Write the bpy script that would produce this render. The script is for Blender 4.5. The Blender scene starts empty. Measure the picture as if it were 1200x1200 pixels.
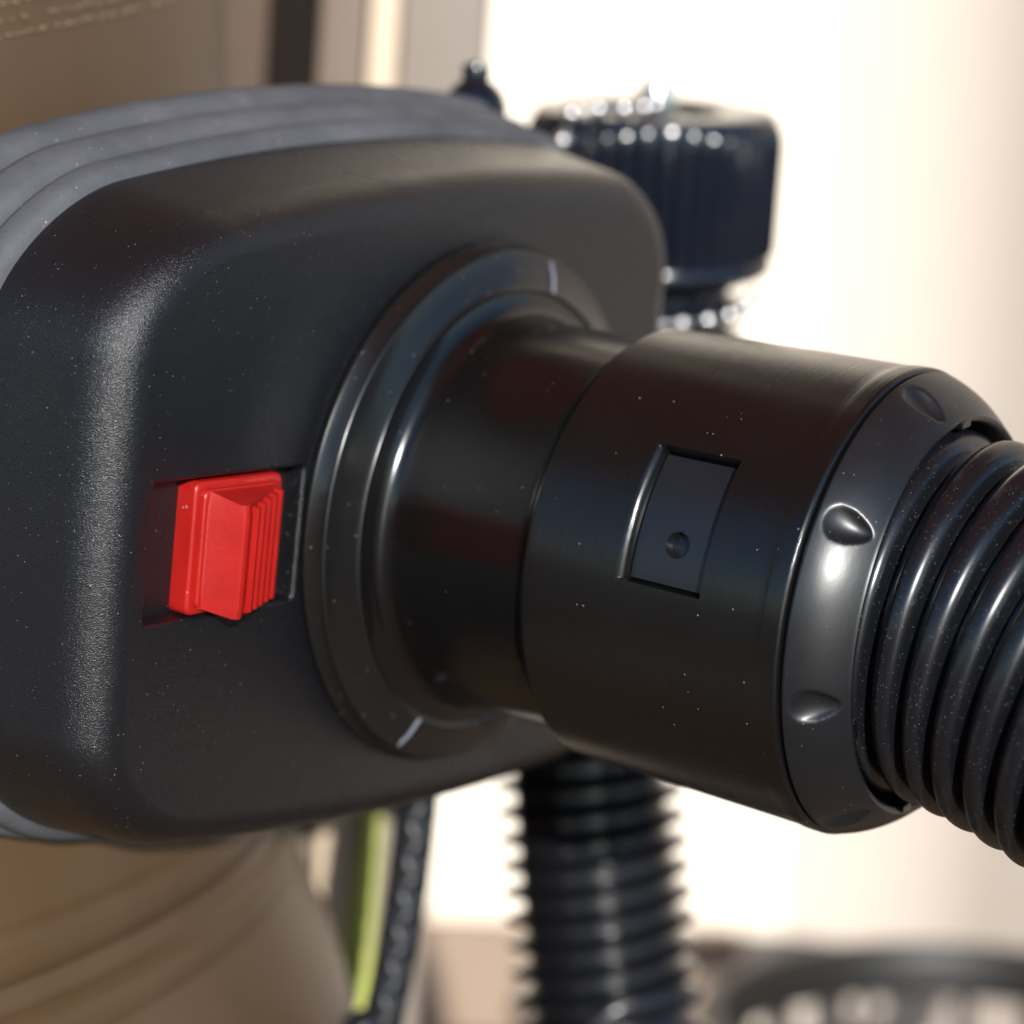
import bpy, bmesh, math, random
from mathutils import Vector, Matrix, Quaternion
random.seed(7)
R_ = math.radians
pi = math.pi
K = 0.04                                   # metres per modelling unit
scene = bpy.context.scene

# ------------------------------------------------------------------ camera
F_PX = 2630.0
up_c = Vector((0.034, -0.9927, -0.1132)).normalized()      # world up seen from the camera (x right, y down, z forward)
fw_c = Vector((0, 0, 1))
Yc = (fw_c - up_c * up_c.dot(fw_c)).normalized()
Xc = Yc.cross(up_c)
CAM = Vector((0, 0, 0.43))
def dirw(c):
    c = Vector(c)
    return Vector((c.dot(Xc), c.dot(Yc), c.dot(up_c)))
def pw(c):
    return CAM + dirw(Vector(c)) * K
def at(x, y, z):                           # a place z units deep along the line of sight
    return pw(((x - 600) / F_PX * z, (y - 600) / F_PX * z, z))
cam = bpy.data.cameras.new('camera')
cam.lens = 36.0 * F_PX / 1200.0
cam.sensor_width = 36
cam.clip_start = 0.02
cam.clip_end = 400
cam.dof.use_dof = True
cam.dof.focus_distance = 7.0 * K
cam.dof.aperture_fstop = 12.5
camo = bpy.data.objects.new('camera', cam)
scene.collection.objects.link(camo)
rx, ry, rz = dirw((1, 0, 0)), dirw((0, -1, 0)), dirw((0, 0, -1))
m = Matrix((rx, ry, rz)).transposed().to_4x4()
m.translation = CAM
camo.matrix_world = m
scene.camera = camo

# ------------------------------------------------------------------ sky and sun
L_c = Vector((0.18, -0.17, -0.965)).normalized()
Lw = dirw(L_c)
elev = math.asin(Lw.z)
azim = math.atan2(Lw.x, Lw.y)
world = bpy.data.worlds.new('World')
scene.world = world
world.use_nodes = True
wn = world.node_tree.nodes
wl = world.node_tree.links
sky = wn.new('ShaderNodeTexSky')
sky.sky_type = 'NISHITA'
sky.sun_disc = False
sky.sun_elevation = elev
sky.sun_rotation = azim
sky.air_density = 1.0
sky.dust_density = 0.0
sky.ozone_density = 4.0
bg = wn['Background']
wl.new(sky.outputs[0], bg.inputs[0])
bg.inputs[1].default_value = 0.15
sun = bpy.data.lights.new('sun', 'SUN')
sun.energy = 4.8
sun.angle = R_(0.55)
sun.color = (1.0, 0.965, 0.91)
suno = bpy.data.objects.new('sun', sun)
scene.collection.objects.link(suno)
suno.rotation_euler = Lw.to_track_quat('Z', 'Y').to_euler()
suno.location = (0, -1, 2)
vs = scene.view_settings
vs.view_transform = 'Standard'
vs.look = 'None'
vs.gamma = 1
vs.exposure = 0.35
vs.use_curve_mapping = False
scene.cycles.max_bounces = 6

# ------------------------------------------------------------------ helpers
col = scene.collection
def mesh_obj(name, verts, faces, mat, parent=None, sharp=35, weighted=False, scale=K):
    me = bpy.data.meshes.new(name)
    me.from_pydata([tuple(Vector(v) * scale) for v in verts], [], faces)
    return finish(name, me, mat, parent, sharp, weighted)
def finish(name, me, mat, parent=None, sharp=35, weighted=False):
    me.validate()
    bm = bmesh.new()
    bm.from_mesh(me)
    bmesh.ops.recalc_face_normals(bm, faces=bm.faces)
    bm.to_mesh(me)
    bm.free()
    me.shade_smooth()
    if sharp:
        me.set_sharp_from_angle(angle=R_(sharp))
    me.materials.append(mat)
    o = bpy.data.objects.new(name, me)
    col.objects.link(o)
    o.parent = parent
    if weighted:
        md = o.modifiers.new('normals', 'WEIGHTED_NORMAL')
        md.keep_sharp = True
        md.weight = 90
    return o
def share(name, src, parent=None):
    o = bpy.data.objects.new(name, src.data)
    col.objects.link(o)
    o.parent = parent
    return o
def empty(name, mtx):
    o = bpy.data.objects.new(name, None)
    o.empty_display_size = 0.02
    col.objects.link(o)
    o.matrix_world = mtx
    return o
def tag(o, label, cat, group=None):
    o['label'] = label
    o['category'] = cat
    if group:
        o['group'] = group
    return o
def lathe(prof, n=192, closed=False, cap=False):
    """prof = [(r, z)]; rings round z"""
    vs_, fs = [], []
    k = len(prof)
    for i in range(n):
        a = 2 * pi * i / n
        c, s = math.cos(a), math.sin(a)
        for r, z in prof:
            vs_.append((r * c, r * s, z))
    for i in range(n):
        j = (i + 1) % n
        for q in range(k if closed else k - 1):
            q2 = (q + 1) % k
            fs.append((i * k + q, j * k + q, j * k + q2, i * k + q2))
    if cap:
        fs.append(tuple(i * k for i in range(n)))
        fs.append(tuple(i * k + k - 1 for i in range(n)))
    return vs_, fs
def arc(cx, cz, r, a0, a1, n=6):
    return [(cx + r * math.cos(R_(a0 + (a1 - a0) * i / n)), cz + r * math.sin(R_(a0 + (a1 - a0) * i / n))) for i in range(n + 1)]
def rrect(cx, cy, a, b, r, na=14, ne=10):
    """rounded rectangle loop, constant point count; r may be four corner radii"""
    rr = r if isinstance(r, list) else [r] * 4
    rr = [max(min(q, a * .999, b * .999), 1e-4) for q in rr]
    pts = []
    cs = []
    for q, (sx, sy) in enumerate(((1, 1), (-1, 1), (-1, -1), (1, -1))):
        cs.append((cx + sx * (a - rr[q]), cy + sy * (b - rr[q]), 90 * q, rr[q]))
    for q in range(4):
        x, y, a0, r_ = cs[q]
        for i in range(na + 1):
            t = R_(a0 + 90 * i / na)
            pts.append((x + r_ * math.cos(t), y + r_ * math.sin(t)))
        x2, y2, b0, r2 = cs[(q + 1) % 4]
        p0 = pts[-1]
        p1 = (x2 + r2 * math.cos(R_(b0)), y2 + r2 * math.sin(R_(b0)))
        for i in range(1, ne):
            pts.append((p0[0] + (p1[0] - p0[0]) * i / ne, p0[1] + (p1[1] - p0[1]) * i / ne))
    return pts
def loft(loops, cap0=False, cap1=False):
    vs_, fs = [], []
    n = len(loops[0])
    for l in loops:
        vs_ += l
    for q in range(len(loops) - 1):
        for i in range(n):
            j = (i + 1) % n
            fs.append((q * n + i, q * n + j, (q + 1) * n + j, (q + 1) * n + i))
    if cap0:
        fs.append(tuple(range(n)))
    if cap1:
        fs.append(tuple((len(loops) - 1) * n + i for i in range(n)))
    return vs_, fs
def box(x0, x1, y0, y1, z0, z1, b=0.0):
    """box with chamfered edges running along y and z ends"""
    if b <= 0:
        v = [(x, y, z) for x in (x0, x1) for y in (y0, y1) for z in (z0, z1)]
        f = [(0, 1, 3, 2), (4, 6, 7, 5), (0, 4, 5, 1), (2, 3, 7, 6), (0, 2, 6, 4), (1, 5, 7, 3)]
        return v, f
    cx, cy, a, c = (x0 + x1) / 2, (y0 + y1) / 2, (x1 - x0) / 2, (y1 - y0) / 2
    L = []
    for z, i in ((z0, b), (z0 + b, 0), (z1 - b, 0), (z1, b)):
        L.append([(x, y, z) for x, y in rrect(cx, cy, a - i, c - i, b, 3, 1)])
    return loft(L, True, True)
def sweep(path, rad, n=16, caps=True, prof=None):
    """tube along a list of points (units); prof(i, angle) scales the radius"""
    P = [Vector(p) for p in path]
    vs_, fs = [], []
    t0 = (P[1] - P[0]).normalized()
    nrm = t0.orthogonal().normalized()
    prev = t0
    for i, p in enumerate(P):
        t = (P[min(i + 1, len(P) - 1)] - P[max(i - 1, 0)]).normalized()
        nrm = prev.rotation_difference(t) @ nrm
        nrm = (nrm - t * nrm.dot(t)).normalized()
        prev = t
        bn = t.cross(nrm)
        for k in range(n):
            a = 2 * pi * k / n
            r = rad(i) if callable(rad) else rad
            if prof:
                r *= prof(i, a)
            vs_.append(p + (nrm * math.cos(a) + bn * math.sin(a)) * r)
    for i in range(len(P) - 1):
        for k in range(n):
            j = (k + 1) % n
            fs.append((i * n + k, i * n + j, (i + 1) * n + j, (i + 1) * n + k))
    if caps:
        fs.append(tuple(range(n)))
        fs.append(tuple((len(P) - 1) * n + k for k in range(n)))
    return vs_, fs
def bez(pts, n):
    """Catmull-Rom through the points"""
    P = [Vector(p) for p in pts]
    P = [P[0] * 2 - P[1]] + P + [P[-1] * 2 - P[-2]]
    out = []
    m_ = len(P) - 3
    for i in range(n + 1):
        t = i / n * m_
        k = min(int(t), m_ - 1)
        t -= k
        a, b, c, d_ = P[k:k + 4]
        out.append(0.5 * ((2 * b) + (c - a) * t + (2 * a - 5 * b + 4 * c - d_) * t * t + (3 * b - a - 3 * c + d_) * t ** 3))
    return out
def resample(P, n):
    D = [0]
    for a, b in zip(P, P[1:]):
        D.append(D[-1] + (b - a).length)
    out, k = [], 0
    for i in range(n + 1):
        s = D[-1] * i / n
        while k < len(D) - 2 and D[k + 1] < s:
            k += 1
        t = (s - D[k]) / max(D[k + 1] - D[k], 1e-9)
        out.append(P[k].lerp(P[k + 1], t))
    return out, D[-1]

# ------------------------------------------------------------------ materials
def mat(name, base, rough=0.4, spec=0.5, metal=0.0, grain=None, dust=None, vary=None, scratch=None, coat=0.0, aniso=0.0, smear=None):
    """grain=(scale, strength); dust=(scale, share); vary=(colour2, scale); scratch=(along-axis scale vector, strength)"""
    mt = bpy.data.materials.new(name)
    mt.use_nodes = True
    nt = mt.node_tree
    N, Lk = nt.nodes, nt.links
    b = N['Principled BSDF']
    b.inputs['Base Color'].default_value = (*base, 1)
    b.inputs['Roughness'].default_value = rough
    b.inputs['Specular IOR Level'].default_value = spec
    b.inputs['Metallic'].default_value = metal
    b.inputs['Coat Weight'].default_value = coat
    b.inputs['Coat Roughness'].default_value = 0.15
    tc = N.new('ShaderNodeTexCoord')
    src = None
    if vary:
        nz = N.new('ShaderNodeTexNoise')
        nz.inputs['Scale'].default_value = vary[1]
        nz.inputs['Detail'].default_value = 5
        nz.inputs['Roughness'].default_value = 0.65
        Lk.new(tc.outputs['Object'], nz.inputs['Vector'])
        rp = N.new('ShaderNodeValToRGB')
        rp.color_ramp.elements[0].position = 0.35
        rp.color_ramp.elements[1].position = 0.68
        rp.color_ramp.elements[0].color = (*base, 1)
        rp.color_ramp.elements[1].color = (*vary[0], 1)
        Lk.new(nz.outputs[0], rp.inputs[0])
        src = rp.outputs[0]
        Lk.new(src, b.inputs['Base Color'])
    rsrc = None
    if smear:
        # handling marks: patches where the gloss is duller
        nz = N.new('ShaderNodeTexNoise')
        nz.inputs['Scale'].default_value = smear[0]
        nz.inputs['Detail'].default_value = 6
        nz.inputs['Distortion'].default_value = 0.6
        Lk.new(tc.outputs['Object'], nz.inputs['Vector'])
        mr = N.new('ShaderNodeMapRange')
        mr.inputs['From Min'].default_value = 0.35
        mr.inputs['From Max'].default_value = 0.7
        mr.inputs['To Min'].default_value = rough
        mr.inputs['To Max'].default_value = rough + smear[1]
        Lk.new(nz.outputs[0], mr.inputs['Value'])
        Lk.new(mr.outputs[0], b.inputs['Roughness'])
    if dust:
        vo = N.new('ShaderNodeTexVoronoi')
        vo.inputs['Scale'].default_value = dust[0]
        Lk.new(tc.outputs['Object'], vo.inputs['Vector'])
        sp = N.new('ShaderNodeSeparateColor')
        Lk.new(vo.outputs['Color'], sp.inputs[0])
        g1 = N.new('ShaderNodeMath'); g1.operation = 'LESS_THAN'
        g1.inputs[1].default_value = dust[1]
        Lk.new(sp.outputs[0], g1.inputs[0])
        mu = N.new('ShaderNodeMath'); mu.operation = 'MULTIPLY'
        Lk.new(sp.outputs[1], mu.inputs[0])
        mu.inputs[1].default_value = 0.34
        g2 = N.new('ShaderNodeMath'); g2.operation = 'LESS_THAN'
        Lk.new(vo.outputs['Distance'], g2.inputs[0])
        Lk.new(mu.outputs[0], g2.inputs[1])
        an = N.new('ShaderNodeMath'); an.operation = 'MULTIPLY'
        Lk.new(g1.outputs[0], an.inputs[0])
        Lk.new(g2.outputs[0], an.inputs[1])
        am = N.new('ShaderNodeMath'); am.operation = 'MULTIPLY'
        Lk.new(an.outputs[0], am.inputs[0])
        am.inputs[1].default_value = dust[2] if len(dust) > 2 else 0.6
        mx = N.new('ShaderNodeMix'); mx.data_type = 'RGBA'
        Lk.new(am.outputs[0], mx.inputs[0])
        if src:
            Lk.new(src, mx.inputs[6])
        else:
            mx.inputs[6].default_value = (*base, 1)
        mx.inputs[7].default_value = (0.5, 0.48, 0.45, 1)
        Lk.new(mx.outputs[2], b.inputs['Base Color'])
    last = None
    if grain:
        nz = N.new('ShaderNodeTexNoise')
        nz.inputs['Scale'].default_value = grain[0]
        nz.inputs['Detail'].default_value = 2
        Lk.new(tc.outputs['Object'], nz.inputs['Vector'])
        bp = N.new('ShaderNodeBump')
        bp.inputs['Strength'].default_value = grain[1]
        bp.inputs['Distance'].default_value = 0.00015
        Lk.new(nz.outputs[0], bp.inputs['Height'])
        last = bp
    if scratch:
        mp = N.new('ShaderNodeMapping')
        mp.inputs['Scale'].default_value = scratch[0]
        Lk.new(tc.outputs['Object'], mp.inputs['Vector'])
        nz = N.new('ShaderNodeTexNoise')
        nz.inputs['Scale'].default_value = 1
        nz.inputs['Detail'].default_value = 4
        nz.inputs['Roughness'].default_value = 0.7
        Lk.new(mp.outputs[0], nz.inputs['Vector'])
        bp = N.new('ShaderNodeBump')
        bp.inputs['Strength'].default_value = scratch[1]
        bp.inputs['Distance'].default_value = 0.0003
        Lk.new(nz.outputs[0], bp.inputs['Height'])
        if last:
            Lk.new(last.outputs[0], bp.inputs['Normal'])
        last = bp
    if last:
        Lk.new(last.outputs[0], b.inputs['Normal'])
    return mt
M = {}
M['housing'] = mat('grained_black_plastic', (0.006, 0.006, 0.0075), 0.235, 0.5, grain=(6000, 0.7), dust=(3510, 0.0300, 0.30), smear=(45, 0.07))
M['gloss'] = mat('glossy_black_plastic', (0.004, 0.0037, 0.0037), 0.15, 0.5, dust=(2700, 0.0072, 0.38), scratch=((60, 60, 2600), 0.05), smear=(40, 0.12))
M['sleeve'] = mat('brushed_black_plastic', (0.0045, 0.0042, 0.0042), 0.17, 0.5, dust=(2700, 0.0072, 0.38), scratch=((90, 90, 3600), 0.22), smear=(34, 0.15))
M['flange'] = mat('satin_black_plastic', (0.007, 0.0067, 0.0065), 0.22, 0.5, dust=(2700, 0.0180, 0.38), smear=(80, 0.08))
M['collar'] = mat('soft_black_plastic', (0.008, 0.0085, 0.010), 0.30, 0.5, dust=(3510, 0.0180, 0.30), scratch=((300, 300, 900), 0.05), smear=(90, 0.08))
M['plate'] = mat('smooth_black_plate', (0.008, 0.009, 0.012), 0.30, 0.5, dust=(1215, 0.0120, 0.60), smear=(90, 0.08))
M['seam'] = mat('pale_mould_line', (0.13, 0.135, 0.165), 0.35)
M['rubber'] = mat('dusty_grey_rubber', (0.058, 0.061, 0.069), 0.65, 0.35, vary=((0.100, 0.102, 0.112), 60), grain=(3000, 0.45), dust=(2430, 0.0300, 0.52))
M['red'] = mat('red_plastic', (0.37, 0.010, 0.007), 0.36, 0.45, grain=(1500, 0.16), dust=(1215, 0.0240, 0.26), vary=((0.29, 0.006, 0.005), 120))
M['hose'] = mat('black_hose_plastic', (0.0055, 0.006, 0.008), 0.22, 0.5, dust=(5670, 0.0960, 0.34), scratch=((200, 200, 200), 0.04), smear=(70, 0.1))
M['hose2'] = mat('black_ribbed_plastic', (0.008, 0.0085, 0.011), 0.24, 0.5)
M['tank'] = mat('brown_enamel', (0.085, 0.049, 0.024), 0.42, 0.35, vary=((0.105, 0.063, 0.034), 14), grain=(160, 0.05))
M['beads'] = mat('tan_bead_enamel', (0.33, 0.235, 0.15), 0.35, 0.5)
M['cap'] = mat('glossy_black_cap', (0.006, 0.008, 0.014), 0.18, 0.5)  # black, with the sky's blue reflection put into the base colour
M['chrome'] = mat('chrome', (0.75, 0.74, 0.73), 0.22, 0.5, metal=1.0)
M['cable'] = mat('black_braid', (0.010, 0.011, 0.014), 0.40, 0.5)
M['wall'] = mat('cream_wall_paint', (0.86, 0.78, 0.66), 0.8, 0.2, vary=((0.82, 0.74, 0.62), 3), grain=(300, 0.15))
M['wall_shaded'] = mat('shaded_wall_paint', (0.60, 0.52, 0.445), 0.8, 0.2, grain=(300, 0.15))  # wall colour darkened to stand for shade where it turns from the sun
M['skirt'] = mat('tan_wood', (0.31, 0.23, 0.17), 0.6, 0.3, vary=((0.27, 0.20, 0.145), 12))
M['floor'] = mat('brown_floor', (0.22, 0.16, 0.115), 0.6, 0.3, vary=((0.17, 0.12, 0.085), 6), grain=(90, 0.2))
M['board'] = mat('taupe_board', (0.24, 0.20, 0.165), 0.6, 0.3, vary=((0.21, 0.175, 0.145), 9))
M['board_dark'] = mat('dark_board', (0.016, 0.012, 0.010), 0.9, 0.05)
M['board_brown'] = mat('brown_board', (0.075, 0.044, 0.025), 0.6, 0.3, vary=((0.06, 0.036, 0.021), 9))
M['board_tan'] = mat('tan_board', (0.17, 0.13, 0.10), 0.6, 0.3)
M['board_cream'] = mat('cream_board', (0.62, 0.49, 0.36), 0.6, 0.3)
M['unseen_awning'] = mat('red_brown_cloth', (0.62, 0.15, 0.08), 0.9, 0.1)
M['lime'] = mat('lime_strip', (0.42, 0.46, 0.10), 0.5, 0.4)
M['black'] = mat('matt_black_basket', (0.012, 0.011, 0.010), 0.5, 0.4)
M['liner'] = mat('pale_cloth', (0.70, 0.62, 0.52), 0.9, 0.1)

# ------------------------------------------------------------------ frame of the housing: x = along its face, y = up its face, z = out along the spout
d_c = Vector((0.8154, 0.1946, -0.5452)).normalized()
u_c = Vector((0.56868, -0.09312, 0.81727)).normalized()
v_c = d_c.cross(u_c).normalized()
u_c = v_c.cross(d_c).normalized()
C_c = Vector((0.4626, 0.1137, 8.0))
P0_c = C_c - d_c * 0.76
def frame_mtx(origin_c):
    mm = Matrix((dirw(u_c), dirw(v_c), dirw(d_c))).transposed().to_4x4()
    mm.translation = pw(origin_c)
    return mm
HM = frame_mtx(P0_c)
S0 = 0.76                                   # start of the wide sleeve, measured from the housing face
def loc(u, v, w):
    return HM @ (Vector((u, v, w)) * K)

# ------------------------------------------------------------------ ground and walls
def slab(name, verts, faces, mt, parent=None):
    return mesh_obj(name, verts, faces, mt, parent, sharp=30, scale=1.0)
g = slab('floor', [(-30, -30, 0), (30, -30, 0), (30, 30, 0), (-30, 30, 0)], [(0, 1, 2, 3)], M['floor'])
g['kind'] = 'structure'
WY = 1.22
xc = 0.212                                  # corner where the wall turns
def prism(poly, z0, z1):
    n = len(poly)
    v = [(x, y, z0) for x, y in poly] + [(x, y, z1) for x, y in poly]
    f = [tuple(range(n)), tuple(range(n, 2 * n))] + [(i, (i + 1) % n, n + (i + 1) % n, n + i) for i in range(n)]
    return v, f
o = slab('wall', *prism([(-0.9, WY), (xc - .051, WY), (xc - .051, WY + .1), (-0.9, WY + .1)], 0, 1.5), M['wall'])
tag(o, 'sunlit cream plaster wall behind the hose and screw cap', 'wall')
cpoly = [(xc - .05 + .12 * math.sin(R_(t)), WY - .12 + .12 * math.cos(R_(t))) for t in range(0, 58, 3)]
ex, ey = cpoly[-1]
cpoly += [(ex + .42, ey - .545), (ex + .52, ey - .47)]
cpoly += [(xc + .13, WY + .1), (xc - .05, WY + .1)]
o = slab('wall', *prism(cpoly, 0, 1.5), M['wall_shaded'])
tag(o, 'pale wall with painted-in shade curving away round the corner behind the thick hose', 'wall')
o = slab('skirting_board', *prism([(-0.9, WY - .014), (.135, WY - .014), (.135, WY - .001), (-0.9, WY - .001)], 0, 0.062), M['skirt'])
tag(o, 'tan skirting board along the foot of the cream wall', 'skirting')

o = slab('unseen_awning', *[ [(-1.6, -.55, 1.62), (1.6, -.55, 1.62), (1.6, 1.4, 1.75), (-1.6, 1.4, 1.75), (-1.6, -.55, 1.64), (1.6, -.55, 1.64), (1.6, 1.4, 1.77), (-1.6, 1.4, 1.77)], [(0, 1, 2, 3), (4, 5, 6, 7), (0, 1, 5, 4), (1, 2, 6, 5), (2, 3, 7, 6), (3, 0, 4, 7)] ], M['unseen_awning'])
o['kind'] = 'structure'  # out of view overhead, added for the dark red reflection on the sleeve

# ------------------------------------------------------------------ the appliance: brown tank, black housing, red switch
vac = empty('vacuum_cleaner', HM)
tag(vac, 'brown tank with black plastic housing, grey rubber seal and red slide switch', 'vacuum cleaner')

def outline(inset, na=16, ne=14):
    cu, cv, a, b, rc = -0.285, 0.01, 1.67, 1.315, 0.52
    pts = rrect(cu, cv, a - inset, b - inset, [max(q - inset * 0.8, 0.16) for q in (0.46, rc, rc, 0.46)], na, ne)
    out = []
    for x, y in pts:
        fx, fy = (x - cu) / a, (y - cv) / b
        yy = y - 0.052 * (x - .6) ** 2 * fy if fy > 0 else y + 0.045 * (x - .6) ** 2 * -fy
        out.append((x + 0.045 * (1 - min(1, fy * fy)) * (1 if fx > 0 else -1) * abs(fx), yy))
    return out
# shell: quarter-round edge then flat face with an opening for the switch
loops = []
DEP = 0.54
loops.append([(x, y, -DEP - .25) for x, y in outline(0.012)])
loops.append([(x, y, -DEP) for x, y in outline(0.0)])
prof_, o_, w_ = [], 0.0, 0.0
for i in range(41):
    prof_.append((o_, w_))
    th = R_(2 * i + 1)
    k_ = min(1, max(0, (2 * i - 40) / 40))
    rho = .150 + .26 * k_ * k_
    o_ += rho * math.cos(th) * R_(2)
    w_ -= rho * math.sin(th) * R_(2)
while w_ > -.48:
    prof_.append((o_ + .010, w_ - .05))
    o_ += .010
    w_ -= .05
omax = prof_[-1][0]
for o_, w_ in reversed(prof_):
    loops.append([(x, y, w_) for x, y in outline(omax - o_)])
V, Fc = loft(loops)
n = len(loops[0])
base = len(V)
U0, U1, V0, V1 = -1.715, -0.995, -0.242, 0.217
cu, cv, ha, hb = (U0 + U1) / 2, (V0 + V1) / 2, (U1 - U0) / 2, (V1 - V0) / 2
hole = []
bl = 0.014
hole.append([(x, y, 0) for x, y in rrect(cu, cv, ha + bl + .01, hb + bl + .01, .03, 5, 1)])
for i in range(6):
    t = R_(90 * i / 5)
    hole.append([(x, y, -bl + bl * math.cos(t)) for x, y in rrect(cu, cv, ha + bl - bl * math.sin(t), hb + bl - bl * math.sin(t), .018, 5, 1)])
hole.append([(x, y, -0.075) for x, y in rrect(cu, cv, ha - .006, hb - .006, .016, 5, 1)])
hv, hf = loft(hole, False, True)
V += hv
Fc += [tuple(base + i for i in f) for f in hf]
me = bpy.data.meshes.new('housing')
me.from_pydata([tuple(Vector(p) * K) for p in V], [], Fc)
bm = bmesh.new()
bm.from_mesh(me)
bm.verts.ensure_lookup_table()
es = []
o0 = (len(loops) - 1) * n
for i in range(n):
    es.append(bm.edges.get((bm.verts[o0 + i], bm.verts[o0 + (i + 1) % n])))
hn = len(hole[0])
for i in range(hn):
    es.append(bm.edges.get((bm.verts[base + i], bm.verts[base + (i + 1) % hn])))
bmesh.ops.triangle_fill(bm, edges=es, use_beauty=True, normal=Vector((0, 0, 1)))
bm.to_mesh(me)
bm.free()
finish('housing', me, M['housing'], vac, sharp=50, weighted=True)

# rubber seal behind the shell: three rounded ridges with grooves between
prof = [(-.34, -.02), (-.345, .012), (-.36, .034), (-.38, .044), (-.43, .050), (-.455, .044), (-.468, .020), (-.480, .020), (-.492, .052), (-.51, .070),
        (-.60, .084), (-.635, .080), (-.65, .056), (-.665, .056), (-.68, .092), (-.70, .112), (-.78, .122), (-.81, .110), (-.82, .07), (-.82, -.08)]
prof = [(w - .165, f * 1.35) for w, f in prof]
loops = [[(x, y, w) for x, y in outline(-off, 16, 14)] for w, off in prof]
V, Fc = loft(loops, True, True)
mesh_obj('rubber_seal', V, Fc, M['rubber'], vac, sharp=60)
# neck of the tank that carries the seal
V, Fc = loft([[(x, y, w) for x, y in outline(.10 + k, 16, 14)] for w, k in ((-.99, 0), (-1.2, .02), (-2.6, .05))], True, True)
mesh_obj('tank_neck', V, Fc, M['tank'], vac, sharp=50)

# tank: turned body standing on the floor (axis upright)
INV = HM.inverted()
def tank_point(u, v, w):
    return loc(u, v, w)
TC = loc(-1.63, 0, -5.95)
TC.z = 0
TR = 5.0 * K
zc = loc(0, 0, 0).z
def tank_prof():
    # (radius, height) from bottom to top
    z = lambda dz: zc + dz * K
    P = [(TR * .90, 0.0), (TR * 1.05, 0.006), (TR * 1.09, 0.02), (TR * 1.105, z(-4.5)), (TR * 1.09, z(-3.6)), (TR * 1.05, z(-2.7)), (TR * 1.01, z(-2.2)),
         (TR * .985, z(-1.9)), (TR * .975, z(-1.75)), (TR * .970, z(-1.2)), (TR * .95, z(0)), (TR * .92, z(1.2)), (TR * .905, z(2.4)), (TR * .89, z(3.2)),
         (TR * .82, z(3.6)), (TR * .5, z(3.75)), (TR * .02, z(3.8))]
    Q = bez([(r, 0, h) for r, h in P], 90)
    return [(max(q.x, .001), max(q.z, 0)) for q in Q]
V, Fc = lathe(tank_prof(), 160, cap=True)
tank = mesh_obj('tank', V, Fc, M['tank'], None, sharp=50, scale=1.0)
tank.location = TC
tank.parent = vac
tank.matrix_parent_inverse = vac.matrix_world.inverted()
def rad_at(z):
    P = tank_prof()
    for (r0, z0), (r1, z1) in zip(P, P[1:]):
        if z0 <= z <= z1 and z1 > z0:
            return r0 + (r1 - r0) * (z - z0) / (z1 - z0)
    return TR
def tank_ring(dz, wd, pr):
    z = zc + dz * K
    r = rad_at(z)
    prf = [(r - .002, z - wd), (r + pr * .6, z - wd * .7), (r + pr, z - wd * .25), (r + pr, z + wd * .25), (r + pr * .6, z + wd * .7), (r - .002, z + wd)]
    V, Fc = lathe(prf, 160)
    o = mesh_obj('moulded_ridge', V, Fc, M['tank'], None, sharp=50, scale=1.0)
    o.location = TC
    o.parent = vac
    o.matrix_parent_inverse = vac.matrix_world.inverted()
tank_ring(-1.66, .0060, .0012)
tank_ring(-1.98, .0050, .0010)
# rows of tiny moulded beads high on the tank
bv, bf = [], []
a_tank = math.atan2(CAM.y - TC.y, CAM.x - TC.x)
for row in range(7):
    z = zc + (1.50 + row * .07) * K
    r = rad_at(z)
    a = 0
    for i in range(420):
        a = a_tank - .95 + i * .0042 * (1 + .03 * random.random())
        if random.random() < .12:
            continue
        s = .00030 * random.uniform(.5, 1.2) * (1 if row > 1 else .8)
        zz = z + (a - a_tank - .45) * .045 + math.sin(a * 9 + row) * .0006 + random.uniform(-.0002, .0002)
        c = Vector(((r + s * .2) * math.cos(a), (r + s * .2) * math.sin(a), zz))
        b0 = len(bv)
        for q in ((1, 0, 0), (-1, 0, 0), (0, 1, 0), (0, -1, 0), (0, 0, 1), (0, 0, -1)):
            bv.append(c + Vector(q) * s)
        bf += [tuple(b0 + k for k in t) for t in ((0, 2, 4), (2, 1, 4), (1, 3, 4), (3, 0, 4), (2, 0, 5), (1, 2, 5), (3, 1, 5), (0, 3, 5))]
beads = mesh_obj('moulded_beads', bv, bf, M['beads'], None, sharp=0, scale=1.0)
beads['kind'] = 'stuff'
beads.location = TC
beads.parent = vac
beads.matrix_parent_inverse = vac.matrix_world.inverted()

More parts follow.
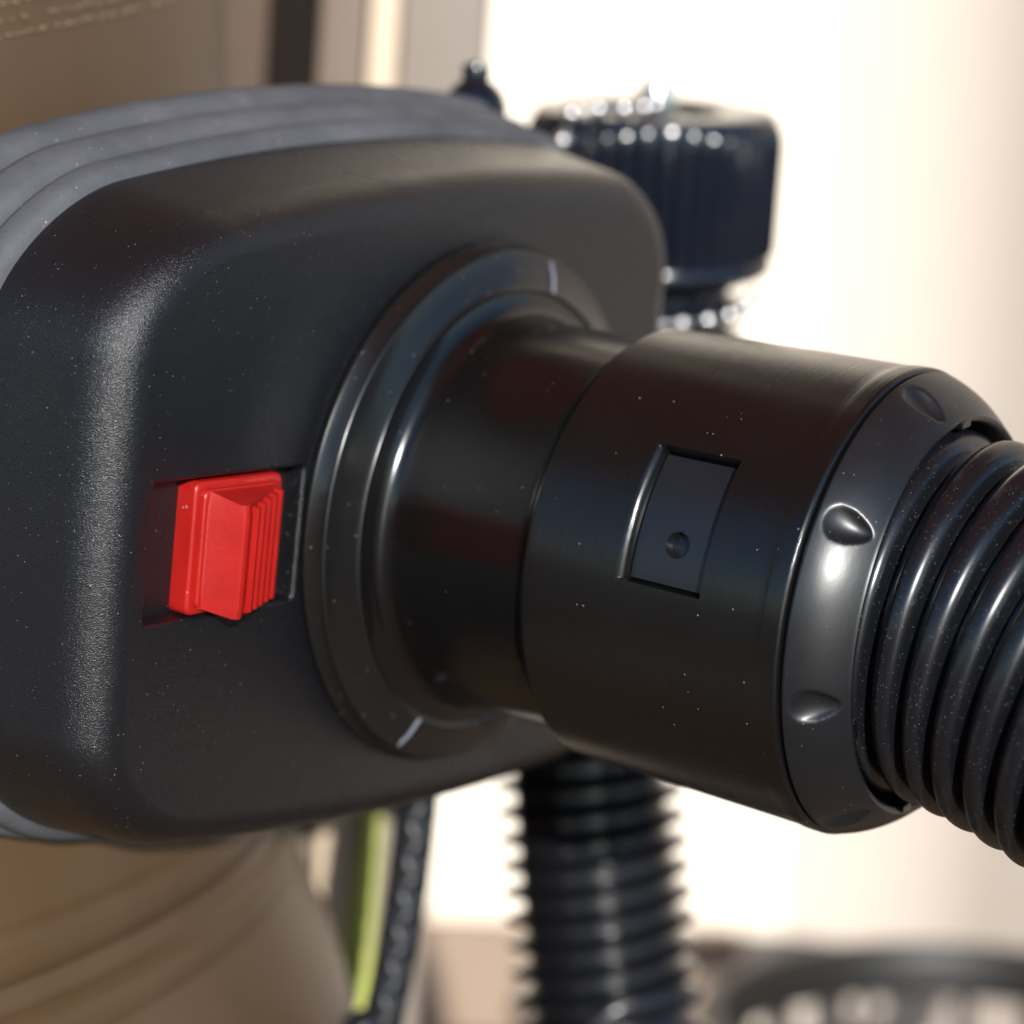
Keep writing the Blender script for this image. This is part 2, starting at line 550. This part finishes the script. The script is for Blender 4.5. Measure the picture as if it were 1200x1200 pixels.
# inlet flange round the spout
s = lambda x: S0 + x
fl = [(.90, s(-.80)), (.955, s(-.79)), (.955, s(-.752)), (.983, s(-.748)), (.985, s(-.735)), (.980, s(-.728)), (.964, s(-.69))] + \
     [(.962 - .014 + .014 * math.cos(R_(t)), s(-.682) + .014 * math.sin(R_(t))) for t in (0, 12, 25, 37, 50, 62, 72)] + \
     [(.94, s(-.668)), (.90, s(-.652)), (.845, s(-.632)), (.834, s(-.626)), (.829, s(-.620))] + [(.822 - .006 * math.sin(R_(t)) + .004, s(-.621) - .002 * (1 - math.cos(R_(t)))) for t in (0, 45, 90)] + \
     [(.79, s(-.635)), (.755, s(-.66)), (.735, s(-.70))]
V, Fc = lathe(fl, 256)
flo = mesh_obj('inlet_flange', V, Fc, M['flange'], vac, sharp=40)
for ang, in ((76,), (243.8,)):
    a = R_(ang)
    rv = Vector((math.cos(a), math.sin(a), 0)); tv = Vector((-math.sin(a), math.cos(a), 0))
    pts = []
    for r, w in ((.955, s(-.676)), (.90, s(-.6435)), (.83, s(-.622))):
        pts.append((r, w))
    vv = []
    for r, w in pts:
        for t, dw in ((-.007, -.004), (-.003, .005), (.003, .005), (.007, -.004)):
            vv.append(rv * r + tv * t + Vector((0, 0, w + dw)))
    ff = []
    for q in range(2):
        for i in range(4):
            ff.append((q * 4 + i, q * 4 + (i + 1) % 4, q * 4 + 4 + (i + 1) % 4, q * 4 + 4 + i))
    ff += [(0, 1, 2, 3), (8, 9, 10, 11)]
    mesh_obj('mould_line', vv, ff, M['seam'], flo, sharp=30)

# red slide switch in its slot
bu0, bu1, bv0, bv1 = -1.525, -1.10, -.236, .206
cu, cv, ha, hb = (bu0 + bu1) / 2, (bv0 + bv1) / 2, (bu1 - bu0) / 2, (bv1 - bv0) / 2
L = [[(x, y, -.0755) for x, y in rrect(cu, cv, ha, hb, .03, 6, 3)]]
for t in (0, 25, 50, 75, 90):
    i = .014 * (1 - math.cos(R_(t)))
    L.append([(x, y, -.012 + .014 * math.sin(R_(t))) for x, y in rrect(cu, cv, ha - i, hb - i, .03, 6, 3)])
L.append([(x, y, .002) for x, y in rrect(cu, cv, ha - .024, hb - .024, .026, 6, 3)])
for t in (0, 45, 90):
    i = .024 + .010 * (1 - math.cos(R_(t)))
    L.append([(x, y, .012 + .010 * math.sin(R_(t))) for x, y in rrect(cu, cv, ha - i, hb - i, .026, 6, 3)])
V, Fc = loft(L, False, True)
sw = mesh_obj('slide_switch', V, Fc, M['red'], vac, sharp=50)
# wedge-shaped thumb grip
def wedge():
    u_l, u_r, ur, wr = bu0 + .036, bu1 - .02, -1.428, .150
    vb, vt = bv0 + .025, bv1 - .03
    rb, rt = bv0 + .012, .150
    # cross sections along the ridge direction, rounded ridge
    secs = []
    for f, (vl, vrdg) in ((0, (vb, rb)), (1, (vt, rt))):
        pr = [(u_l, vl, .018), (u_l + .012, vl, .03)]
        pr += [(ur - .020, vrdg, wr - .018), (ur - .012, vrdg, wr - .004), (ur, vrdg, wr), (ur + .014, vrdg, wr - .005), (ur + .022, vrdg, wr - .014)]
        pr += [(u_r - .02, vl + (vrdg - vl) * .05, .026), (u_r, vl, .018)]
        secs.append(pr)
    k = len(secs[0])
    V, F = [], []
    nn = 8
    for q in range(nn + 1):
        t = q / nn
        ins = .012 * (1 - math.sqrt(max(0, 1 - (abs(2 * t - 1)) ** 8)))
        for a, b in zip(secs[0], secs[1]):
            p = Vector(a).lerp(Vector(b), t)
            V.append((p.x, p.y, p.z - ins * .6))
    for q in range(nn):
        for i in range(k - 1):
            F.append((q * k + i, q * k + i + 1, (q + 1) * k + i + 1, (q + 1) * k + i))
        F.append((q * k + k - 1, q * k, (q + 1) * k, (q + 1) * k + k - 1))
    F.append(tuple(range(k)))
    F.append(tuple(nn * k + i for i in range(k)))
    return V, F
V, Fc = wedge()
mesh_obj('thumb_grip', V, Fc, M['red'], sw, sharp=40)
for i in range(5):
    t = (i + .6) / 5.4
    ub = -1.401 + (bu1 - .035 + 1.401) * t
    wb = .135 + (.032 - .135) * t
    vlo, vhi = bv0 + .02 + .006 * t, .135 + (bv1 - .035 - .135) * t
    L = []
    for yy, k in ((vlo, .4), (vlo + .006, 1), (vhi - .006, 1), (vhi, .4)):
        L.append([(ub - .020, yy, wb - .016), (ub - .018 * k, yy, wb + .010 * k), (ub + .002 * k, yy, wb + .015 * k), (ub + .020 * k, yy, wb + .006 * k), (ub + .024, yy, wb - .030)])
    V, Fc = loft(L, True, True)
    mesh_obj('grip_rib', V, Fc, M['red'], sw, sharp=35)

# ------------------------------------------------------------------ the thick hose with its plug-in end
hz = empty('suction_hose', HM)
tag(hz, 'thick black corrugated hose with smooth sleeve and dimpled collar, plugged into the flange', 'hose')
# spigot
RN = 0.722
nk = [(.66, s(-.74)), (.735, s(-.72)), (.812, s(-.634)), (.812, s(-.627)), (.780, s(-.621)), (.755, s(-.610)), (.738, s(-.594)), (.728, s(-.572)), (RN + .002, s(-.545)), (RN, s(-.50)), (RN - .002, s(-.3)), (RN - .003, s(-.06)), (RN + .004, s(-.03)), (RN + .012, s(-.012)), (RN + .012, s(.03)), (.66, s(.03))]
V, Fc = lathe(nk, 256)
mesh_obj('spigot', V, Fc, M['gloss'], hz, sharp=40)
# sleeve with the sunk rectangular panel
PA0, PA1, PS0, PS1 = R_(180 - 37.6), R_(180 - 3.6), .382, .688
LS = .985
def rs(x):
    r = .778 + .011 * x / .985
    if x < .03:
        r -= .030 * (1 - math.sqrt(max(0, 1 - ((.03 - x) / .03) ** 2)))
    if x > LS - .018:
        q = (x - LS + .018) / .018
        r -= .018 * (1 - math.sqrt(max(0, 1 - q * q)))
    if x > .90:                                            # shallow groove before the rolled lip
        r += .004 * math.sin(min(1, (x - .90) / .03) * pi / 2)
    return r
ss = sorted(set([i * .03 / 6 for i in range(7)] + [.05 + i * .83 / 34 for i in range(35)] + [.90 + i * .03 / 4 for i in range(5)] + [LS - .018 + .018 * math.sin(i * pi / 16) for i in range(9)] +
               [PS0 - .013, PS0 - .012, PS0 - .009, PS0 - .005, PS0 - .001, PS0 + .003, PS0 + .007, PS0 + .011, PS0 + .014, PS0 + .016, PS0 + .0175, PS0 + .0192, PS1 - .006, PS1 - .002, PS1, PS1 + .006]))
ss = [x for i, x in enumerate(ss) if i == 0 or x - ss[i - 1] > .0007]
ts = [2 * pi * i / 220 for i in range(220)]
eps = .004
ts = [t for t in ts if not any(abs(t - e) < .014 for e in (PA0, PA1))]
ts += [PA0 - .012, PA0 - .005, PA0, PA0 + .006, PA0 + .013, PA1 + .012, PA1 + .005, PA1, PA1 - .006, PA1 - .013]
ts.sort()
DP = .095
def sink(x, t):
    if not (PA0 - .001 <= t <= PA1 + .001):
        return 0
    # rounded left edge, crisp right edge, crisp top and bottom
    def sm(q):
        q = min(1, max(0, q))
        return q
    q_ = (x - PS0 + .012) / .030
    l = 0 if q_ < 0 else (.030 * (1 - math.sqrt(1 - q_ * q_)) / DP if q_ < .999 else 1)
    rr = 1 if x < PS1 - .0025 else 0
    e0 = sm((t - PA0) / .006)
    e1 = sm((PA1 - t) / .006)
    return DP * min(l, rr, e0, e1)
V, Fc = [], []
for t in ts:
    for x in ss:
        r = rs(x) - sink(x, t)
        V.append((r * math.cos(t), r * math.sin(t), S0 + x))
    # inner return of the sleeve
    V.append((.70 * math.cos(t), .70 * math.sin(t), S0 + LS))
    V.append((.70 * math.cos(t), .70 * math.sin(t), S0 + .001))
k = len(ss) + 2
for i in range(len(ts)):
    j = (i + 1) % len(ts)
    for q in range(k):
        q2 = (q + 1) % k
        Fc.append((i * k + q, j * k + q, j * k + q2, i * k + q2))
sl = mesh_obj('sleeve', V, Fc, M['sleeve'], hz, sharp=38)
# plate lying in the panel, with its small round hole
HS, HA, HR = .548, R_(180 - 14.6), .040
V, Fc = [], []
nx, nt_ = 150, 210
for i in range(nt_ + 1):
    t = PA0 + .012 + (PA1 - PA0 - .024) * i / nt_
    for q in range(nx + 1):
        x = PS0 + .020 + (PS1 - .004 - PS0 - .020) * q / nx
        dd = math.hypot((x - HS), (t - HA) * .75)
        r = .778 + .011 * x - DP + .052
        e = min(i, nt_ - i, q, nx - q)
        if e == 0:
            r -= .040
        if dd < HR + .003:
            z = min(1, (HR + .003 - dd) / .006)
            r -= .055 * z * z * (3 - 2 * z)
        V.append((r * math.cos(t), r * math.sin(t), S0 + x))
for i in range(nt_):
    for q in range(nx):
        a = i * (nx + 1) + q
        Fc.append((a, a + 1, a + nx + 2, a + nx + 1))
mesh_obj('inset_plate', V, Fc, M['plate'], sl, sharp=40)
# collar ring: turned, with eight scooped dimples and a thin front edge
cp = [(.70, .962), (.765, .985), (.775, .992), (.7805, 1.000)]
cr = []
for i in range(40):
    t = i / 39
    x = 1.002 + (1.172 - 1.002) * t
    r = .7815 - .060 * t - .052 * t ** 2.2
    cr.append((r, x))
edge = [(.667, 1.176), (.662, 1.176), (.650, 1.170), (.646, 1.158), (.640, 1.135), (.634, 1.10), (.630, 1.04), (.64, .97)]
full = [(.64, .965)] + cp[1:] + cr + edge
n = 640
V, Fc = [], []
k = len(full)
c0 = len(cp)
dimples = [R_(180 - (-16.6 + 45 * j)) for j in range(8)]
for i in range(n):
    a = 2 * pi * i / n
    for q, (r, x) in enumerate(full):
        if c0 <= q < c0 + 40:
            tt = (q - c0) / 39
            best = 9
            for dm in dimples:
                da = (a - dm + pi) % (2 * pi) - pi
                ax = (tt - .50) / .40
                wdt = .074 * (1.0 - .28 * ax)          # egg shape
                e = math.hypot(ax, da / wdt)
                best = min(best, e)
            if best < 1.12:
                if best < .96:
                    r -= .030 * (1 - (best / .96) ** 2) ** .8 + .0015
                else:
                    r -= .0015 * (1.12 - best) / .16
        V.append((r * math.cos(a), r * math.sin(a), S0 + x))
for i in range(n):
    j = (i + 1) % n
    for q in range(k):
        q2 = (q + 1) % k
        Fc.append((i * k + q, j * k + q, j * k + q2, i * k + q2))
cl = mesh_obj('collar', V, Fc, M['collar'], hz, sharp=50)
# locking lugs set in the front edge of the collar
for a in (R_(96), R_(206), R_(262), R_(338)):
    rv = Vector((math.cos(a), math.sin(a), 0)); tv = Vector((-math.sin(a), math.cos(a), 0))
    v, f = box(-.035, .035, -.014, .014, -.03, .012, .005)
    v = [rv * (.648 + p[1]) + tv * p[0] + Vector((0, 0, S0 + 1.168 + p[2])) for p in v]
    mesh_obj('locking_lug', v, f, M['gloss'], cl, sharp=30)
# corrugated tube: a real helix of rounded ridges
A_ = Vector((0, 0, S0 + .90))
path = bez([(0, 0, S0 + .90), (0.0, 0.0, S0 + 1.2), (-.02, -.05, S0 + 1.55), (-.07, -.17, S0 + 2.0), (-.16, -.38, S0 + 2.55), (-.32, -.75, S0 + 3.2), (-.55, -1.4, S0 + 3.9), (-.8, -2.6, S0 + 4.5),
            (-.95, -4.6, S0 + 4.75)], 500)
PITCH = .132
path, plen = resample(path, int(8.6 / PITCH * 14))
plen_step = plen / (len(path) - 1)
def hose_prof(i, a):
    ph = (i * plen_step / PITCH - a / (2 * pi)) % 1.0
    # broad rounded ridge, narrow groove
    x = (ph - .5) * 2
    y = math.sqrt(max(0, 1 - (abs(x) / .86) ** 2.4)) if abs(x) < .86 else 0
    return 1 - .125 + .125 * y
V, Fc = sweep(path, .612, 110, False, hose_prof)
mesh_obj('corrugated_tube', V, Fc, M['hose'], hz, sharp=0)

# ------------------------------------------------------------------ things behind
Zup = Vector((0, 0, 1))
def upright(p):
    return Matrix.Translation(p)
# ribbed hose hanging behind the sleeve, standing on the floor
zh = 11.2
top = at(690, 700, zh)
pts = [at(682, 560, zh), at(684, 760, zh), at(693, 960, zh), at(714, 1180, zh), at(742, 1400, zh)]
end = at(790, 1600, zh)
end.z = 0.012
pts.append(end)
pl, ln = resample(bez(pts, 300), 1400)
step = ln / 1400
P2 = .130 * K
def rib(i, a):
    x = ((i * step / P2 - a / (2 * pi)) % 1.0 - .5) * 2
    return .77 + .23 * max(0, 1 - abs(x) / .60) ** .75 if abs(x) < .60 else .77
V, Fc = sweep(pl, .478 * K, 56, True, rib)
o = mesh_obj('ribbed_hose', V, Fc, M['hose2'], None, sharp=0, scale=1.0)
tag(o, 'narrow black ribbed hose hanging down behind the smooth sleeve', 'hose')
# pipe stub that carries the screw cap, then the cap
capc = at(759, 314, 11.4)
cz = (dirw(Vector((.035, -1.0, -.30)))).normalized()       # the cap leans slightly towards the viewer
qx = cz.cross(Vector((0, 1, 0))).normalized()
qy = cz.cross(qx)
CM = Matrix((qx, qy, cz)).transposed().to_4x4()
CM.translation = capc
CM = CM @ Matrix.Scale(1.05, 4)
cap = empty('screw_cap', CM)
tag(cap, 'glossy black ribbed screw cap with chrome nut behind the black housing', 'cap')
N_ = 44
V, Fc = [], []
def cap_loop(r, z, amp):
    out = []
    for i in range(N_ * 6):
        a = 2 * pi * i / (N_ * 6)
        w = max(0, math.cos(a * N_)) * amp
        out.append(((r + w) * math.cos(a), (r + w) * math.sin(a), z))
    return out
L = [cap_loop(.40, .0, 0), cap_loop(.56, .0, 0), cap_loop(.585, .02, 0), cap_loop(.59, .06, 0), cap_loop(.575, .09, .0), cap_loop(.578, .11, .028), cap_loop(.585, .62, .028), cap_loop(.582, .68, .02),
     cap_loop(.580, .72, 0), cap_loop(.565, .752, 0), cap_loop(.53, .765, 0), cap_loop(.33, .765, 0), cap_loop(.31, .755, 0), cap_loop(.30, .70, 0), cap_loop(.29, .695, 0), cap_loop(.01, .695, 0)]
V, Fc = loft(L, False, True)
mesh_obj('cap_body', V, Fc, M['cap'], cap, sharp=35)
V, Fc = lathe([(.001, .90), (.045, .895), (.075, .875), (.09, .82), (.092, .745), (.10, .74), (.10, .73), (.15, .73), (.155, .72), (.15, .696)], 32)
mesh_obj('nut', V, Fc, M['chrome'], cap, sharp=40)
V, Fc = lathe([(.42, -.005), (.47, -.04), (.40, -.07), (.40, -.12), (.48, -.15), (.49, -.20), (.41, -.23), (.40, -.28), (.48, -.31), (.48, -.37), (.40, -.40), (.29, -.55), (.29, -2.4), (.25, -2.42)], 64)
stub = mesh_obj('threaded_pipe', V, Fc, M['cap'], cap, sharp=40)
# bead chain draped over the cap and looped below it
ch = empty('bead_chain', upright(capc))
tag(ch, 'shiny chrome bead chain draped over the ribbed screw cap', 'chain')
def on_cap(a, r, z):
    return CM @ (Vector((r * math.cos(R_(a)), r * math.sin(R_(a)), z)) * K)
toc = CM.inverted() @ CAM
a_cam = math.degrees(math.atan2(toc.y, toc.x))               # side of the cap that faces the viewer
cpts = [on_cap(a_cam, .17, .80)]
for k_ in range(1, 8):
    cpts.append(on_cap(a_cam - 38 * k_ / 7, .17 + .43 * k_ / 7, .80 if k_ < 7 else .79))
cpts += [on_cap(a_cam - 39, .65, .72), on_cap(a_cam - 40, .655, .58), on_cap(a_cam - 42, .655, .40), on_cap(a_cam - 43, .65, .20), on_cap(a_cam - 44, .64, .02), on_cap(a_cam - 50, .58, -.08),
         on_cap(a_cam - 30, .53, -.14), on_cap(a_cam - 5, .53, -.17), on_cap(a_cam + 20, .53, -.16), on_cap(a_cam + 50, .53, -.14), on_cap(a_cam + 90, .53, -.12)]
bp, bl_ = resample(bez(cpts, 300), 21)
V, Fc = [], []
bmx = bmesh.new()
bmesh.ops.create_icosphere(bmx, subdivisions=3, radius=.044 * K)
mb = bpy.data.meshes.new('bead')
bmx.to_mesh(mb)
bmx.free()
mb.shade_smooth()
mb.materials.append(M['chrome'])
for p in bp:
    b = bpy.data.objects.new('bead', mb)
    col.objects.link(b)
    b.parent = ch
    b.location = p - capc
V, Fc = sweep([p - capc for p in bp], .007 * K, 6)
mesh_obj('link_wire', V, Fc, M['chrome'], ch, sharp=0, scale=1.0)
# little black thumbscrew on top of the tank neck
tp = loc(-.05, 1.33, -1.02)
pz = at(556, 138, 9.6)
tz = empty('thumb_screw', upright(pz))
tag(tz, 'small glossy black thumbscrew standing behind the grey rubber seal', 'screw')
V, Fc = lathe([(.10, -.55), (.10, -.06), (.115, -.05), (.135, .0), (.135, .05), (.12, .10), (.085, .14), (.055, .16), (.06, .18), (.055, .22), (.03, .235), (.001, .24)], 40)
mesh_obj('knob', V, Fc, M['cap'], tz, sharp=40)
V, Fc = lathe([(.10, -.02), (.125, -.015), (.125, .01), (.10, .015)], 24)
mesh_obj('washer', V, Fc, M['chrome'], tz, sharp=40)

# braided cable hanging below the housing
cpath = [at(500, 780, 10.3), at(492, 900, 10.3), at(482, 1000, 10.3), at(466, 1110, 10.3), at(444, 1215, 10.3), at(405, 1380, 10.3)]
e2 = at(360, 1560, 10.3)
e2.z = .004
cpath.append(e2)
cp_, cl_ = resample(bez(cpath, 200), 1100)
stp = cl_ / 1100
def braid(i, a):
    h = i * stp / (.16 * K)
    x = math.sin(a * 4 + h * 2 * pi) ; y = math.sin(a * 4 - h * 2 * pi)
    return 1 + .09 * max(x, y)
V, Fc = sweep(cp_, .088 * K, 40, True, braid)
o = mesh_obj('braided_cable', V, Fc, M['cable'], None, sharp=0, scale=1.0)
tag(o, 'black braided cable hanging under the housing beside the lime strip', 'cable')

# upright door edge behind the tank: narrow boards side by side
fz = 13.0
door = empty('door_frame', upright(Vector((at(470, 600, fz).x, at(470, 600, fz).y, 0))))
tag(door, 'narrow taupe and cream door frame boards behind the tank', 'door frame')
d0 = door.matrix_world.translation.copy()
def board(x0, x1, yy, mt, thick, dep=0.0):
    a = at(x0, yy, fz).x - d0.x
    b = at(x1, yy, fz).x - d0.x
    v, f = box(a, b - .0004, dep, dep + thick, 0, 1.1, .0012)
    mesh_obj('board', v, f, mt, door, sharp=30, scale=1.0)
board(205, 316, 60, M['board_brown'], .02, .012)
board(316, 376, 60, M['board_dark'], .02, .010)
board(376, 436, 60, M['board_tan'], .02, .004)
board(436, 472, 60, M['board_cream'], .02, -.004)
board(472, 572, 60, M['board'], .03, .0)
lean = R_(2.2)
hh = at(470, 60, fz).z
door.rotation_euler = (0, lean, 0)
door.location.x -= hh * math.tan(lean)
# lime strip leaning against it
lp0, lp1 = at(404, 1260, 12.0), at(440, 930, 12.6)
ls = lp0 + (lp0 - lp1) * 4
tt = lp0.z / (lp1.z - lp0.z)
foot = lp0 - (lp1 - lp0) * tt
topp = lp1 + (lp1 - lp0) * .15
ax = (topp - foot)
ln_ = ax.length
zz = ax.normalized(); xx = Vector((1, 0, 0)); xx = (xx - zz * xx.dot(zz)).normalized(); yy = zz.cross(xx)
SM = Matrix((xx, yy, zz)).transposed().to_4x4()
SM.translation = foot
V, Fc = loft([[(x, y, z) for x, y in rrect(0, 0, w_, .0012, .0008, 3, 1)] for z, w_ in ((.0, .0040), (ln_ * .5, .0044), (ln_ * .85, .0036), (ln_, .0016))], True, True)
o = mesh_obj('lime_strip', V, Fc, M['lime'], None, sharp=40, scale=1.0)
o.matrix_world = SM
tag(o, 'thin lime green strip leaning behind the braided cable', 'strip')

# slatted basket on the floor by the wall
bc = at(1095, 1122, 24.5)
RB = .105
bz_top = bc.z
bc = Vector((bc.x, bc.y - RB * .95, 0))
bk = empty('basket', upright(bc))
tag(bk, 'round black slatted basket standing on the floor by the wall', 'basket')
V, Fc = lathe([(RB - .004, bz_top - .018), (RB + .006, bz_top - .016), (RB + .009, bz_top - .004), (RB + .006, bz_top + .004), (RB - .002, bz_top + .005), (RB - .006, bz_top - .002)], 72, closed=True)
mesh_obj('rim', V, Fc, M['black'], bk, sharp=60, scale=1.0)
V, Fc = lathe([(.001, .002), (RB * .82, .002), (RB * .84, .006), (RB * .84, .020), (RB * .82, .020), (RB * .80, .008), (.001, .008)], 72)
mesh_obj('base', V, Fc, M['black'], bk, sharp=40, scale=1.0)
first = None
ns = 22
for i in range(ns):
    if first is None:
        z0, z1 = .014, bz_top - .008
        L = []
        for t in (0, .5, 1):
            rr = RB * .82 + (RB - RB * .82) * t
            L.append([(rr + y, x, z0 + (z1 - z0) * t) for x, y in rrect(0, 0, .0042, .002, .001, 2, 1)])
        v, f = loft(L, True, True)
        first = mesh_obj('slat', v, f, M['black'], bk, sharp=40, scale=1.0)
        b = first
    else:
        b = share('slat', first, bk)
    b.rotation_euler = (0, 0, 2 * pi * i / ns)
